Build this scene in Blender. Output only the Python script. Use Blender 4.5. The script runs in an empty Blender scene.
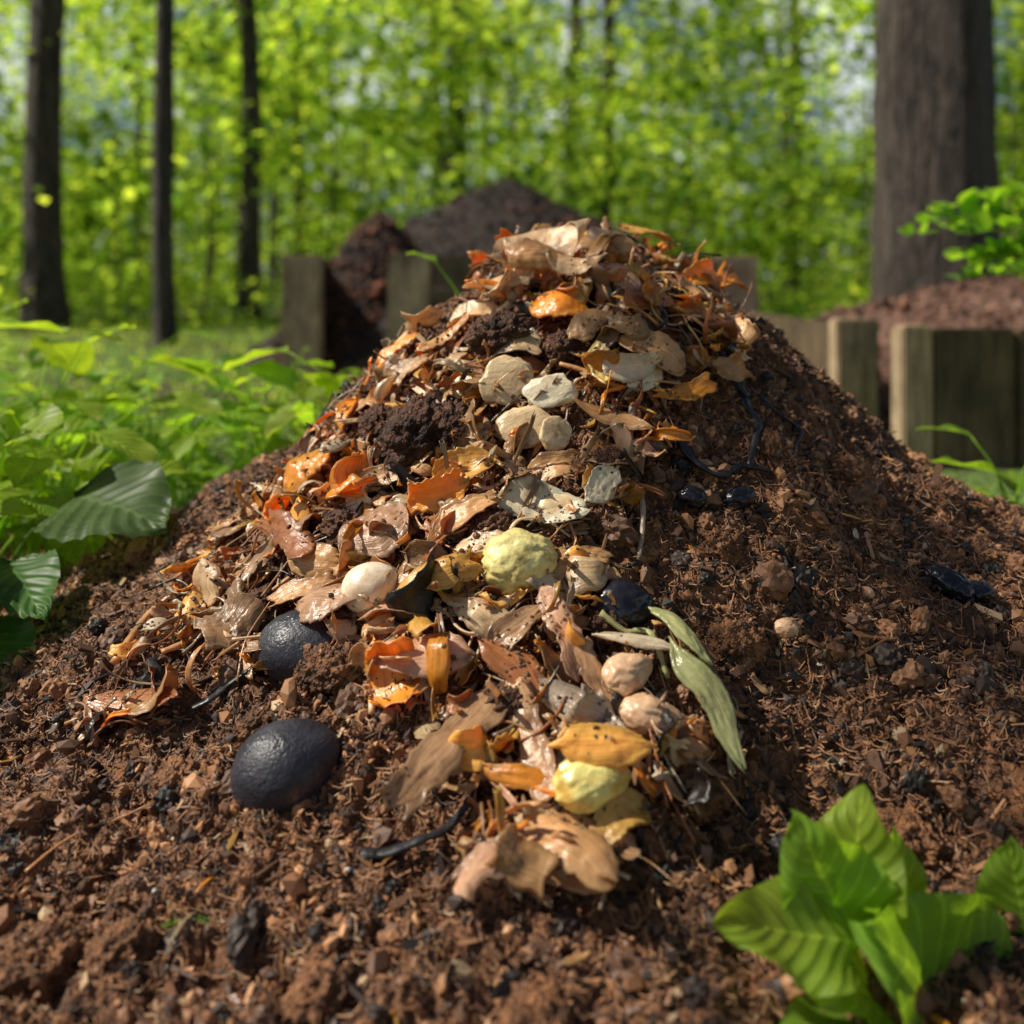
import bpy, math, numpy as np, random, bmesh
from mathutils import Vector, Matrix, noise
from mathutils.bvhtree import BVHTree
rng=np.random.default_rng(7); random.seed(7)
scene=bpy.context.scene
# ---------- noise ----------
def _h(xi,yi,seed):
    a=(xi.astype(np.int64)*374761393+yi.astype(np.int64)*668265263+seed*144269504)&0xffffffff
    a=((a^(a>>13))*1274126177)&0xffffffff
    a=a^(a>>16)
    return a/4294967296.0
def vn(x,y,seed=0):
    xi=np.floor(x);yi=np.floor(y);fx=x-xi;fy=y-yi
    fx=fx*fx*(3-2*fx);fy=fy*fy*(3-2*fy)
    a=_h(xi,yi,seed);b=_h(xi+1,yi,seed);c=_h(xi,yi+1,seed);d=_h(xi+1,yi+1,seed)
    return (a*(1-fx)+b*fx)*(1-fy)+(c*(1-fx)+d*fx)*fy
def fbm(x,y,o=4,seed=0,g=.5):
    s=0;a=1;t=0
    for i in range(o):
        s=s+a*vn(x*2**i+i*7.3,y*2**i-i*3.1,seed+i);t+=a;a*=g
    return s/t-.5
def bil(x,y,o=3,seed=0):
    s=0;a=1;t=0
    for i in range(o):
        s=s+a*np.abs(2*vn(x*2**i+i*5.3,y*2**i+i*1.7,seed+i)-1);t+=a;a*=.55
    return s/t
def sst(a,b,x):
    t=np.clip((x-a)/(b-a),0,1);return t*t*(3-2*t)
# ---------- heap ----------
AX,AY=.12,1.6
PS=[0,.06,.15,.30,.48,.63,.87,1.1,1.3,9];PZ=[.62,.61,.575,.485,.33,.215,.075,.012,0,0]
def HL(x,y):
    x=np.asarray(x,float);y=np.asarray(y,float)
    dx=x-AX+.09*fbm(x*2.5,y*2.5,2,3);dy=y-AY+.09*fbm(x*2.5,y*2.5,2,9)
    r=np.hypot(dx,dy)+1e-6;c=dx/r;s=dy/r
    sc=1.0+(c>0)*c*c*(-.06+.24*sst(.35,.95,r))
    sc=sc*np.where(s<0,1-.22*s*s,1.0)
    q=r/sc
    q=np.sqrt(q*q+.004)-.02
    z=np.interp(q,PS,PZ)
    z=z+.06*fbm(x*3.2,y*3.2,3,21)+.012
    z=z-.03*sst(.35,.6,x)*sst(1.2,1.5,y)
    mask=sst(2.3,1.75,np.hypot((x-.15)*.95,(y-1.1)*1.1))
    return z*mask-.07*(1-mask)
def H(x,y):
    z=HL(x,y)
    w=.02*fbm(x*9,y*9,2,5)
    z=z+.055*(bil(x*8+w*40,y*8,3,31)-.35)+.030*(bil(x*26,y*26+w*50,3,41)-.35)+.016*fbm(x*110,y*110,2,51)
    return z
# ---------- mesh building ----------
class B:
    def __init__(s): s.V=[];s.F=[];s.C=[];s.P=[];s.n=0
    def add(s,V,F,C=None,P=None):
        V=np.asarray(V,float).reshape(-1,3)
        s.V.append(V)
        for f in (F if isinstance(F,list) else [F]):
            s.F.append(np.asarray(f)+s.n)
        if C is None: C=(1,1,1)
        C=np.asarray(C,float)
        if C.ndim==1: C=np.tile(C,(len(V),1))
        s.C.append(C)
        if P is None: P=V
        s.P.append(np.asarray(P,float));s.n+=len(V)
    def make(s,name,mat,smooth=True,parent=None,solid=0,sub=0):
        V=np.concatenate(s.V);C=np.concatenate(s.C);P=np.concatenate(s.P)
        me=bpy.data.meshes.new(name)
        me.vertices.add(len(V));me.vertices.foreach_set('co',V.astype(np.float32).ravel())
        li=np.concatenate([f.ravel() for f in s.F]).astype(np.int32)
        lt=np.concatenate([np.full(len(f),f.shape[1]) for f in s.F]).astype(np.int32)
        me.loops.add(len(li));me.loops.foreach_set('vertex_index',li)
        me.polygons.add(len(lt))
        me.polygons.foreach_set('loop_start',np.concatenate([[0],np.cumsum(lt)[:-1]]).astype(np.int32))
        me.polygons.foreach_set('use_smooth',np.full(len(lt),smooth))
        me.update(calc_edges=True)
        a=me.attributes.new('Col','FLOAT_COLOR','POINT')
        a.data.foreach_set('color',np.hstack([C,np.ones((len(C),1))]).astype(np.float32).ravel())
        a=me.attributes.new('puv','FLOAT_VECTOR','POINT')
        a.data.foreach_set('vector',P.astype(np.float32).ravel())
        me.materials.append(mat)
        ob=bpy.data.objects.new(name,me);scene.collection.objects.link(ob)
        if parent: ob.parent=parent
        if solid:
            m=ob.modifiers.new('s','SOLIDIFY');m.thickness=solid;m.offset=0
        return ob
def empty(name):
    e=bpy.data.objects.new(name,None);scene.collection.objects.link(e);return e
def gridF(nu,nv):
    i=np.arange(nu*nv).reshape(nu,nv)
    return np.stack([i[:-1,:-1],i[1:,:-1],i[1:,1:],i[:-1,1:]],-1).reshape(-1,4)
def ico(sub):
    bm=bmesh.new();bmesh.ops.create_icosphere(bm,subdivisions=sub,radius=1)
    V=np.array([v.co[:] for v in bm.verts]);F=np.array([[v.index for v in f.verts] for f in bm.faces]);bm.free();return V,F
I1=ico(1);I2=ico(2);I3=ico(3);I4=ico(4);I5=ico(5)
def rotm(n):
    q=rng.normal(size=(n,4));q/=np.linalg.norm(q,axis=1)[:,None];w,x,y,z=q.T
    return np.stack([1-2*(y*y+z*z),2*(x*y-w*z),2*(x*z+w*y),2*(x*y+w*z),1-2*(x*x+z*z),2*(y*z-w*x),2*(x*z-w*y),2*(y*z+w*x),1-2*(x*x+y*y)],-1).reshape(n,3,3)
def crumbs(b,pos,size,col,base=I1,squash=(.5,1),jit=.3):
    n=len(pos);bv,bf=base;k=len(bv)
    V=bv[None]*(1+jit*rng.uniform(-1,1,(n,k,1)))*rng.uniform(squash[0],squash[1],(n,1,3))
    V=np.einsum('nij,nkj->nki',rotm(n),V)*size[:,None,None]+pos[:,None,:]
    F=(bf[None]+(np.arange(n)*k)[:,None,None]).reshape(-1,bf.shape[1])
    b.add(V.reshape(-1,3),F,np.repeat(col,k,0))
def rhomb(b,pos,L,W,col,up=.6,fold=.15):
    n=len(pos)
    d=rng.normal(size=(n,3));d[:,2]*=.45;d/=np.linalg.norm(d,axis=1)[:,None]
    nn=rng.normal(size=(n,3));nn[:,2]=np.abs(nn[:,2])+up
    s=np.cross(d,nn);s/=np.linalg.norm(s,axis=1)[:,None];m=np.cross(s,d)
    L=L[:,None];W=W[:,None]
    V=np.stack([pos-d*L/2,pos-d*L*.05+s*W/2+m*W*fold,pos+d*L/2,pos-d*L*.05-s*W/2+m*W*fold],1)
    b.add(V.reshape(-1,3),np.arange(n*4).reshape(n,4),np.repeat(col,4,0))
def catmull(P,k):
    P=[np.array(p,float) for p in P];P=[2*P[0]-P[1]]+P+[2*P[-1]-P[-2]];o=[]
    for i in range(1,len(P)-2):
        for t in np.linspace(0,1,k,endpoint=False):
            a,b_,c,d=P[i-1:i+3]
            o.append(.5*((2*b_)+(-a+c)*t+(2*a-5*b_+4*c-d)*t*t+(-a+3*b_-3*c+d)*t**3))
    o.append(P[-2]);return np.array(o)
def tube(b,P,r0,r1,col,k=5,sides=7,flat=1,wob=0):
    C=catmull(P,k);n=len(C);T=np.gradient(C,axis=0);T/=np.linalg.norm(T,axis=1)[:,None]+1e-9
    ref=np.array([0,0,1.]) if abs(T[:,2]).mean()<.8 else np.array([0,1.,0])
    S=np.cross(T,ref);S/=np.linalg.norm(S,axis=1)[:,None]+1e-9;U=np.cross(S,T)
    r=np.linspace(r0,r1,n)
    if wob: r=r*(1+wob*rng.uniform(-1,1,n))
    a=np.linspace(0,2*np.pi,sides,endpoint=False)
    V=C[:,None]+(S[:,None]*np.cos(a)[None,:,None]+U[:,None]*np.sin(a)[None,:,None]*flat)*r[:,None,None]
    i=np.arange(n*sides).reshape(n,sides);j=np.roll(i,-1,1)
    F=np.stack([i[:-1],j[:-1],j[1:],i[1:]],-1).reshape(-1,4)
    caps=[i[0][::-1][None],i[-1][None]]
    Pu=np.stack(np.broadcast_arrays(np.linspace(0,n*.01,n)[:,None],(a*r0)[None,:],0*a[None,:]),-1).reshape(-1,3)
    b.add(V.reshape(-1,3),[F]+caps,col,Pu)
# ---------- materials ----------
def mat(name):
    m=bpy.data.materials.new(name);m.use_nodes=True;nt=m.node_tree
    p=nt.nodes['Principled BSDF'];return m,nt,p
def nd(nt,t,**k):
    n=nt.nodes.new(t)
    for a,v in k.items():
        if a in n.inputs: n.inputs[a].default_value=v
        else: setattr(n,a,v)
    return n
def ramp(nt,fac,stops):
    r=nt.nodes.new('ShaderNodeValToRGB');e=r.color_ramp.elements
    while len(e)<len(stops): e.new(.5)
    for i,(p,c) in enumerate(stops): e[i].position=p;e[i].color=(*c,1)
    nt.links.new(fac,r.inputs[0]);return r.outputs[0]
def nz(nt,vec,scale,detail=3,rough=.6,dist=0):
    n=nd(nt,'ShaderNodeTexNoise');n.inputs['Scale'].default_value=scale;n.inputs['Detail'].default_value=min(detail,3);n.inputs['Roughness'].default_value=rough;n.inputs['Distortion'].default_value=dist
    nt.links.new(vec,n.inputs['Vector']);return n.outputs[0]
def mul(nt,a,b,fac=1,mode='MULTIPLY'):
    m=nt.nodes.new('ShaderNodeMix');m.data_type='RGBA';m.blend_type=mode;m.inputs[0].default_value=fac
    nt.links.new(a,m.inputs[6]);nt.links.new(b,m.inputs[7]);return m.outputs[2]
def bump(nt,p,h,dist,st=1):
    b=nd(nt,'ShaderNodeBump');b.inputs['Distance'].default_value=dist;b.inputs['Strength'].default_value=st
    nt.links.new(h,b.inputs['Height']);nt.links.new(b.outputs[0],p.inputs['Normal']);return b
def attr(nt,n): 
    a=nd(nt,'ShaderNodeAttribute');a.attribute_name=n;return a
def soilmat(name,dark,mid,light,s=1):
    m,nt,p=mat(name);tc=nd(nt,'ShaderNodeTexCoord').outputs['Object']
    n1=nz(nt,tc,7*s,3,.7);n2=nz(nt,tc,60*s,3,.75,0)
    c1=ramp(nt,n1,[(.3,dark),(.46,mid),(.6,mid),(.72,light)])
    c2=ramp(nt,n2,[(.3,(.2,.17,.17)),(.5,(.8,.75,.7)),(.7,(1.6,1.5,1.4))])
    c=mul(nt,c1,c2);c=mul(nt,c,attr(nt,'Col').outputs[0])
    nt.links.new(c,p.inputs['Base Color']);p.inputs['Roughness'].default_value=.75;p.inputs['Specular IOR Level'].default_value=.45
    bump(nt,p,nz(nt,tc,230*s,1,.8),.006/s);return m
M_soil=soilmat('compost_soil',(.035,.018,.010),(.22,.10,.046),(.52,.26,.11))
M_soil2=soilmat('dark_compost',(.012,.009,.007),(.036,.022,.015),(.12,.055,.036),.5)
M_mulch=soilmat('red_mulch',(.05,.027,.02),(.21,.115,.08),(.38,.24,.18),.5)
def crumbmat():
    m,nt,p=mat('crumb');nt.links.new(attr(nt,'Col').outputs[0],p.inputs['Base Color']);p.inputs['Roughness'].default_value=.6;p.inputs['Specular IOR Level'].default_value=.5
    return m
M_crumb=crumbmat()
def scrapmat(name,rough=.45,streak=1,spots=.5,tr=.35):
    m,nt,p=mat(name);tc=nd(nt,'ShaderNodeTexCoord').outputs['Object'];pu=attr(nt,'puv').outputs['Vector']
    mp=nd(nt,'ShaderNodeMapping');mp.inputs['Scale'].default_value=(8,380,60);nt.links.new(pu,mp.inputs[0])
    s=nz(nt,mp.outputs[0],1,3,.65)
    c=mul(nt,attr(nt,'Col').outputs[0],ramp(nt,s,[(.3,(.58,.46,.38)),(.5,(.98,.95,.93)),(.7,(1.22,1.18,1.14))]),streak)
    c=mul(nt,c,ramp(nt,nz(nt,tc,32,3,.7),[(.32,(.25,.14,.09)),(.42,(.85,.74,.64)),(.6,(1.1,1.08,1.05))]),spots)
    nt.links.new(c,p.inputs['Base Color']);p.inputs['Roughness'].default_value=rough
    p.inputs['Specular IOR Level'].default_value=.7
    a=nd(nt,'ShaderNodeMath',operation='ADD');nt.links.new(s,a.inputs[0]);nt.links.new(nz(nt,tc,95,2,.7),a.inputs[1])
    bump(nt,p,a.outputs[0],.0018,.6)
    t=nd(nt,'ShaderNodeBsdfTranslucent');k=nd(nt,'ShaderNodeRGB');k.outputs[0].default_value=(1.6,1.15,.7,1);nt.links.new(mul(nt,c,k.outputs[0]),t.inputs[0]);mx=nd(nt,'ShaderNodeMixShader');mx.inputs[0].default_value=tr
    nt.links.new(p.outputs[0],mx.inputs[1]);nt.links.new(t.outputs[0],mx.inputs[2]);nt.links.new(mx.outputs[0],nt.nodes['Material Output'].inputs[0])
    return m
M_peel=scrapmat('dried_peel',.28,.75,.6,.26);M_wet=scrapmat('moist_scrap',.2,.35,.4,.28);M_flesh=scrapmat('pale_flesh',.26,.1,.8,.12)
def skinmat(name,col,rough,bd,sc=180,spot=None):
    m,nt,p=mat(name);tc=nd(nt,'ShaderNodeTexCoord').outputs['Object']
    c=ramp(nt,nz(nt,tc,30,3,.7),[(.35,tuple(k*.6 for k in col) if spot is None else spot),(.52,col),(.72,tuple(min(1,k*1.25+.012) for k in col))])
    nt.links.new(c,p.inputs['Base Color']);nt.links.new(ramp(nt,nz(nt,tc,22,3,.7),[(.35,(rough*.8,)*3),(.65,(min(1,rough*1.9),)*3)]),p.inputs['Roughness'])
    bump(nt,p,nz(nt,tc,sc,2,.7),bd);return m
M_avo=skinmat('avocado_skin',(.035,.034,.046),.3,.0016,190);M_plum=skinmat('plum_skin',(.012,.011,.016),.18,.001,60)
M_lemon=skinmat('lemon_flesh',(.92,.78,.26),.26,.0015,90,(.7,.42,.08));M_shell=skinmat('egg_shell',(.9,.74,.55),.28,.0006,200,(.75,.52,.32));M_nut=skinmat('nut_shell',(.72,.45,.26),.3,.001,120,(.45,.22,.11))
M_arti=skinmat('rotten_onion',(.82,.70,.28),.26,.0025,70,(.36,.25,.07))
def leafmat(name,trans=.5,rough=.42,tb=1.0):
    m,nt,p=mat(name);c=attr(nt,'Col').outputs[0]
    pu=attr(nt,'puv').outputs['Vector'];sx=nd(nt,'ShaderNodeSeparateXYZ');nt.links.new(pu,sx.inputs[0])
    ab=nd(nt,'ShaderNodeMath',operation='ABSOLUTE');nt.links.new(sx.outputs[1],ab.inputs[0])
    m1=nd(nt,'ShaderNodeMath',operation='MULTIPLY');m1.inputs[1].default_value=.3;nt.links.new(ab.outputs[0],m1.inputs[0])
    su=nd(nt,'ShaderNodeMath',operation='SUBTRACT');nt.links.new(sx.outputs[0],su.inputs[0]);nt.links.new(m1.outputs[0],su.inputs[1])
    m2=nd(nt,'ShaderNodeMath',operation='MULTIPLY');m2.inputs[1].default_value=8*math.pi*2;nt.links.new(su.outputs[0],m2.inputs[0])
    co=nd(nt,'ShaderNodeMath',operation='COSINE');nt.links.new(m2.outputs[0],co.inputs[0])
    v=ramp(nt,co.outputs[0],[(.0,(.92,.95,.9)),(.86,(.95,.98,.95)),(.97,(1.3,1.25,1.25))])
    v2=ramp(nt,ab.outputs[0],[(.03,(1.5,1.4,1.5)),(.06,(1,1,1))])
    c=mul(nt,c,v);c=mul(nt,c,v2);bump(nt,p,co.outputs[0],.0012,.6)
    tc=nd(nt,'ShaderNodeTexCoord').outputs['Object'];c=mul(nt,c,ramp(nt,nz(nt,tc,25,2,.6),[(.3,(.7,.72,.6)),(.7,(1.2,1.15,1.1))]))
    nt.links.new(c,p.inputs['Base Color']);p.inputs['Roughness'].default_value=rough;p.inputs['Specular IOR Level'].default_value=.35
    t=nd(nt,'ShaderNodeBsdfTranslucent');k=nd(nt,'ShaderNodeRGB');k.outputs[0].default_value=(2.1*tb,2.0*tb,.7*tb,1)
    nt.links.new(mul(nt,c,k.outputs[0]),t.inputs[0])
    mx=nd(nt,'ShaderNodeMixShader');mx.inputs[0].default_value=trans
    nt.links.new(p.outputs[0],mx.inputs[1]);nt.links.new(t.outputs[0],mx.inputs[2])
    nt.links.new(mx.outputs[0],nt.nodes['Material Output'].inputs[0]);return m
M_leaf=leafmat('plant_leaf')
def folmat():
    m,nt,p=mat('forest_leaf');nt.nodes.remove(p);c=attr(nt,'Col').outputs[0]
    d=nd(nt,'ShaderNodeBsdfDiffuse');nt.links.new(c,d.inputs[0]);t=nd(nt,'ShaderNodeBsdfTranslucent');k=nd(nt,'ShaderNodeRGB');k.outputs[0].default_value=(3.1,2.8,1.4,1)
    nt.links.new(mul(nt,c,k.outputs[0]),t.inputs[0]);mx=nd(nt,'ShaderNodeMixShader');mx.inputs[0].default_value=.58
    nt.links.new(d.outputs[0],mx.inputs[1]);nt.links.new(t.outputs[0],mx.inputs[2]);nt.links.new(mx.outputs[0],nt.nodes['Material Output'].inputs[0]);return m
M_fol=folmat()
def woodmat(name,a,b_):
    m,nt,p=mat(name);tc=nd(nt,'ShaderNodeTexCoord').outputs['Object']
    mp=nd(nt,'ShaderNodeMapping');mp.inputs['Scale'].default_value=(45,45,4);nt.links.new(tc,mp.inputs[0])
    s=nz(nt,mp.outputs[0],1,3,.65,.6);c=ramp(nt,s,[(.3,a),(.65,b_)])
    c=mul(nt,c,ramp(nt,nz(nt,tc,5,3,.6),[(.35,(.55,.55,.5)),(.65,(1.15,1.1,1.05))]))
    nt.links.new(c,p.inputs['Base Color']);p.inputs['Roughness'].default_value=.75;bump(nt,p,s,.006);return m
M_post=woodmat('weathered_timber',(.22,.15,.09),(.56,.43,.28));M_board=woodmat('dark_board',(.05,.036,.02),(.17,.12,.065))
def barkmat(name,a,b_,s=1):
    m,nt,p=mat(name);tc=nd(nt,'ShaderNodeTexCoord').outputs['Object']
    mp=nd(nt,'ShaderNodeMapping');mp.inputs['Scale'].default_value=(22*s,22*s,3*s);nt.links.new(tc,mp.inputs[0])
    v=nz(nt,mp.outputs[0],1,3,.7,.8);c=ramp(nt,v,[(.34,a),(.6,b_)])
    nt.links.new(c,p.inputs['Base Color']);p.inputs['Roughness'].default_value=.9;bump(nt,p,v,.06);return m
M_bark=barkmat('bark',(.012,.009,.007),(.105,.08,.064))
# ---------- ground ----------
def axis(lo,hi,mid,k):
    t=np.linspace(-1,1,k);s=np.sinh(t*5)/np.sinh(5);return np.where(s<0,mid+(mid-lo)*s,mid+(hi-mid)*s)
gx=axis(-220,220,0,220);gy=axis(-120,260,1.5,260);X,Y=np.meshgrid(gx,gy,indexing='ij')
def GZ(x,y):
    d=np.hypot((x-.15)*.95,(y-1.1)*1.1);return -.12*sst(1.9,1.3,d)+.05*fbm(x*.5,y*.5,3,77)*sst(2,5,d)+.4*fbm(x*.04,y*.04,2,78)*sst(10,40,d)
m,nt,p=mat('forest_floor');tc=nd(nt,'ShaderNodeTexCoord').outputs['Object']
c=ramp(nt,nz(nt,tc,.9,3,.65),[(.38,(.10,.06,.035)),(.46,(.09,.10,.035)),(.54,(.12,.19,.035)),(.7,(.17,.27,.045))])
c=mul(nt,c,ramp(nt,nz(nt,tc,25,3,.75),[(.3,(.4,.4,.4)),(.7,(1.5,1.5,1.4))]))
nt.links.new(c,p.inputs['Base Color']);p.inputs['Roughness'].default_value=.95;bump(nt,p,nz(nt,tc,30,2,.7),.05)
b=B();b.add(np.stack([X,Y,GZ(X,Y)],-1).reshape(-1,3),gridF(220,260));b.make('ground',m)
xs=np.arange(-1.9,2.3,.004);ys=np.concatenate([np.arange(.4,1.75,.0034),np.arange(1.75,3.0,.008)])
X,Y=np.meshgrid(xs,ys,indexing='ij');Z=H(X,Y)
b=B();b.add(np.stack([X,Y,Z],-1).reshape(-1,3),gridF(*X.shape));b.make('compost_heap',M_soil)
def nrm(x,y,e=.02):
    a=(HL(x+e,y)-HL(x-e,y))/(2*e);c=(HL(x,y+e)-HL(x,y-e))/(2*e);v=np.stack([-a,-c,np.ones_like(a)],-1);return v/np.linalg.norm(v,axis=-1,keepdims=True)
def pts(n,x0,x1,y0,y1):
    x=rng.uniform(x0,x1,n);y=rng.uniform(y0,y1,n);return x,y
SOILC=np.array([(.24,.11,.05),(.13,.063,.033),(.46,.225,.10),(.045,.026,.018),(.018,.014,.012),(.33,.15,.064),(.5,.34,.19)])
b=B()
x,y=pts(100000,-1.15,1.45,.55,1.8);keep=rng.random(len(x))<np.clip(vn(x*6,y*6,88)*1.5,.2,1);x=x[keep];y=y[keep]
s=np.clip(rng.lognormal(math.log(.0026),.52,len(x)),.001,.010)
dk=np.clip(.55+1.0*vn(x*4,y*4,89),.6,1.25)[:,None]
col=SOILC[rng.choice(7,len(x),p=[.26,.22,.13,.18,.1,.09,.02])]*rng.uniform(.7,1.25,(len(x),1))*dk
crumbs(b,np.stack([x,y,H(x,y)+s*.35],-1),s,col,I1,(.25,1.5))
x,y=pts(2000,-1.2,1.6,.55,1.9);s=np.clip(rng.lognormal(math.log(.009),.45,len(x)),.005,.026)
crumbs(b,np.stack([x,y,H(x,y)+s*.1],-1),s,SOILC[rng.choice(7,len(x),p=[.3,.25,.05,.25,.1,.05,0])],I3,(.5,1.1),.22)
b.make('soil_crumbs',M_crumb,False)
def slivers(name,n,l0,l1,w0,w1,pr,th):
    b=B();x,y=pts(n,-1.1,1.3,.55,1.75);a=rng.uniform(0,6.28,n);L=rng.uniform(l0,l1,n);W=L*rng.uniform(w0,w1,n);T=np.stack([np.cos(a),np.sin(a),rng.normal(0,.4,n)],-1);S=np.stack([-np.sin(a),np.cos(a),rng.normal(0,.45,n)],-1)
    c=np.stack([x,y,H(x,y)+.003],-1);V=np.stack([c-T*L[:,None]-S*W[:,None]*.6,c+T*L[:,None]-S*W[:,None],c+T*L[:,None]*.8+S*W[:,None]*.7,c-T*L[:,None]*1.1+S*W[:,None]],1)
    b.add(V.reshape(-1,3),np.arange(n*4).reshape(n,4),np.repeat(SOILC[rng.choice(7,n,p=pr)]*rng.uniform(.7,1.2,(n,1)),4,0));b.make(name,M_crumb,False,None,th)
slivers('shredded_bark',11000,.004,.014,.12,.3,[.22,.28,.12,.22,.08,.06,.02],.0008)
slivers('wood_chips',600,.009,.022,.12,.4,[.2,.25,.12,.2,.05,.1,.08],.0022)
b=B();x,y=pts(380,-1.0,1.2,.6,1.7);s=np.clip(rng.lognormal(math.log(.0035),.4,len(x)),.002,.007)
PC=np.array([(.7,.6,.45),(.5,.35,.2),(.62,.62,.6),(.35,.3,.28)])
crumbs(b,np.stack([x,y,H(x,y)+s*.4],-1),s,PC[rng.integers(0,4,len(x))],I1,(.2,1.3),.25);b.make('shell_fragments',M_crumb,False)
b=B();n=44000;x,y=pts(n,-1.1,1.3,.55,1.7);a=rng.uniform(0,2*np.pi,n);L=rng.uniform(.006,.03,n);r=rng.uniform(.0003,.0009,n)
bend=rng.uniform(-1.8,1.8,n);P=[]
for t in np.linspace(-.5,.5,5):
    aa=a+bend*t;P.append(np.stack([x+L*t*np.cos(aa),y+L*t*np.sin(aa),0*x],-1))
P=np.stack(P,1);hz=H(P[:,:,0],P[:,:,1]);P[:,:,2]=np.maximum(hz,hz.mean(1)[:,None])+.001+rng.uniform(0,.008,(n,1))*np.array([1,.5,.6,.4,1.2])[None]
perp=np.stack([-np.sin(a),np.cos(a),0*a],-1)[:,None,:]*r[:,None,None];up=np.array([0,0,1.])*r[:,None,None]*1.4
V=np.stack([P-perp,P+up,P+perp],2)
i=np.arange(n*15).reshape(n,5,3);F=np.concatenate([np.stack([i[:,:-1,k],i[:,1:,k],i[:,1:,k+1],i[:,:-1,k+1]],-1).reshape(-1,4) for k in (0,1)])
FC=np.array([(.35,.16,.068),(.44,.24,.11),(.15,.07,.035),(.5,.36,.2),(.04,.025,.018)])[rng.choice(5,n,p=[.36,.18,.32,.02,.12])]
b.add(V.reshape(-1,3),F,np.repeat(FC,15,0));b.make('coir_fibres',M_crumb)
# ---------- camera ----------
cd=bpy.data.cameras.new('Camera');cam=bpy.data.objects.new('Camera',cd);scene.collection.objects.link(cam);scene.camera=cam
cam.location=(0,0,.6);cam.rotation_euler=(math.radians(90),0,0);cd.lens=35;cd.sensor_width=36;cd.shift_y=-.2266;cd.clip_end=600
cd.dof.use_dof=True;cd.dof.focus_distance=1.14;cd.dof.aperture_fstop=2.6
# ---------- kitchen scraps ----------
CO=dict(cream=(.88,.70,.42),tan=(.72,.45,.20),orange=(.95,.43,.05),pink=(.76,.50,.32),red=(.55,.23,.09),wood=(.58,.37,.20),pale=(.92,.85,.62),green=(.56,.6,.28),dark=(.035,.024,.02),yel=(.93,.8,.3),gold=(.92,.58,.13),grey=(.48,.40,.30))
def outl(u,k,sd):
    a=np.abs(2*u)
    if k=='r': w=np.sqrt(np.clip(1-a**2.4,0,1))
    elif k=='t': w=np.clip(1-a**3,0,1)**.7*(1-.45*u)
    elif k=='s': w=np.cos(u*math.pi*.97)**.8
    else: w=.85+.08*np.sin(u*13+sd)+.06*np.sin(u*37+sd*3)-.5*(a>.93)*(a-.93)
    return w
def peelgeo(L,W,k1,k2,k,nu,nv,tw=0,crk=.05):
    sd=random.uniform(0,100);u=np.linspace(-.5,.5,nu)[:,None]+np.zeros((1,nv));v=np.linspace(-.5,.5,nv)[None]+np.zeros((nu,1))
    w=outl(u,k,sd)*W*(1+.45*(vn(u*2.6+sd,v*0+np.sign(v)*3,3)-.5)+.16*(vn(u*21+sd,v*0+np.sign(v)*3,4)-.5));k1=k1 or .01;k2=k2 or .01
    x=L*np.sin(k1*u)/k1;z=L*(1-np.cos(k1*u))/k1;s=v*w
    y=W*np.sin(k2*s/W)/k2;z2=W*(1-np.cos(k2*s/W))/k2
    z=z+z2*np.cos(k1*u)+crk*W*4*fbm(u*2.2+sd,v*1.5+sd,2,11)+crk*W*1.3*fbm(u*12+sd,v*8,2,12);y=y+.5*W*fbm(u*1.6+sd,v*0,2,17)
    a=tw*u;y,z=y*np.cos(a)-z*np.sin(a),y*np.sin(a)+z*np.cos(a)
    x=x+.2*L*(vn(v*4+sd,u*0+np.sign(u),5)-.5)*np.abs(2*u)**2.5
    return np.stack([x,y,z],-1).reshape(-1,3),gridF(nu,nv),np.stack([u*L+sd,v*W,0*u],-1).reshape(-1,3)
def frame(x,y,yaw,tilt=0,pitch=0):
    N=Vector(nrm(np.float64(x),np.float64(y)));X=(Vector((1,0,0))-N*N.x).normalized();Yv=N.cross(X);a=math.radians(yaw)
    T=X*math.cos(a)+Yv*math.sin(a);S=N.cross(T)
    R=Matrix((T,S,N)).transposed();return R@Matrix.Rotation(math.radians(tilt),3,'X')@Matrix.Rotation(math.radians(-pitch),3,'Y'),N
SCV=[];SCF=[];scn=0
def reg(V,F):
    global scn
    SCV.extend(map(tuple,V));SCF.extend([tuple(int(q)+scn for q in f) for f in F]);scn+=len(V)
def setb(b,G,x,y,yaw,tilt,pitch,lift,col,rg=True):
    V,F,P=G;R,N=frame(x,y,yaw,tilt,pitch);V=V@np.array(R).T
    low=(V@np.array(N)).min();o=np.array([x,y,float(HL(x,y))])+np.array(N)*(lift-low*.75)
    C=np.array(col)*np.ones((len(V),3));b.add(V+o,F,C,P)
    if rg: reg(V+o,F)
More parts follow.
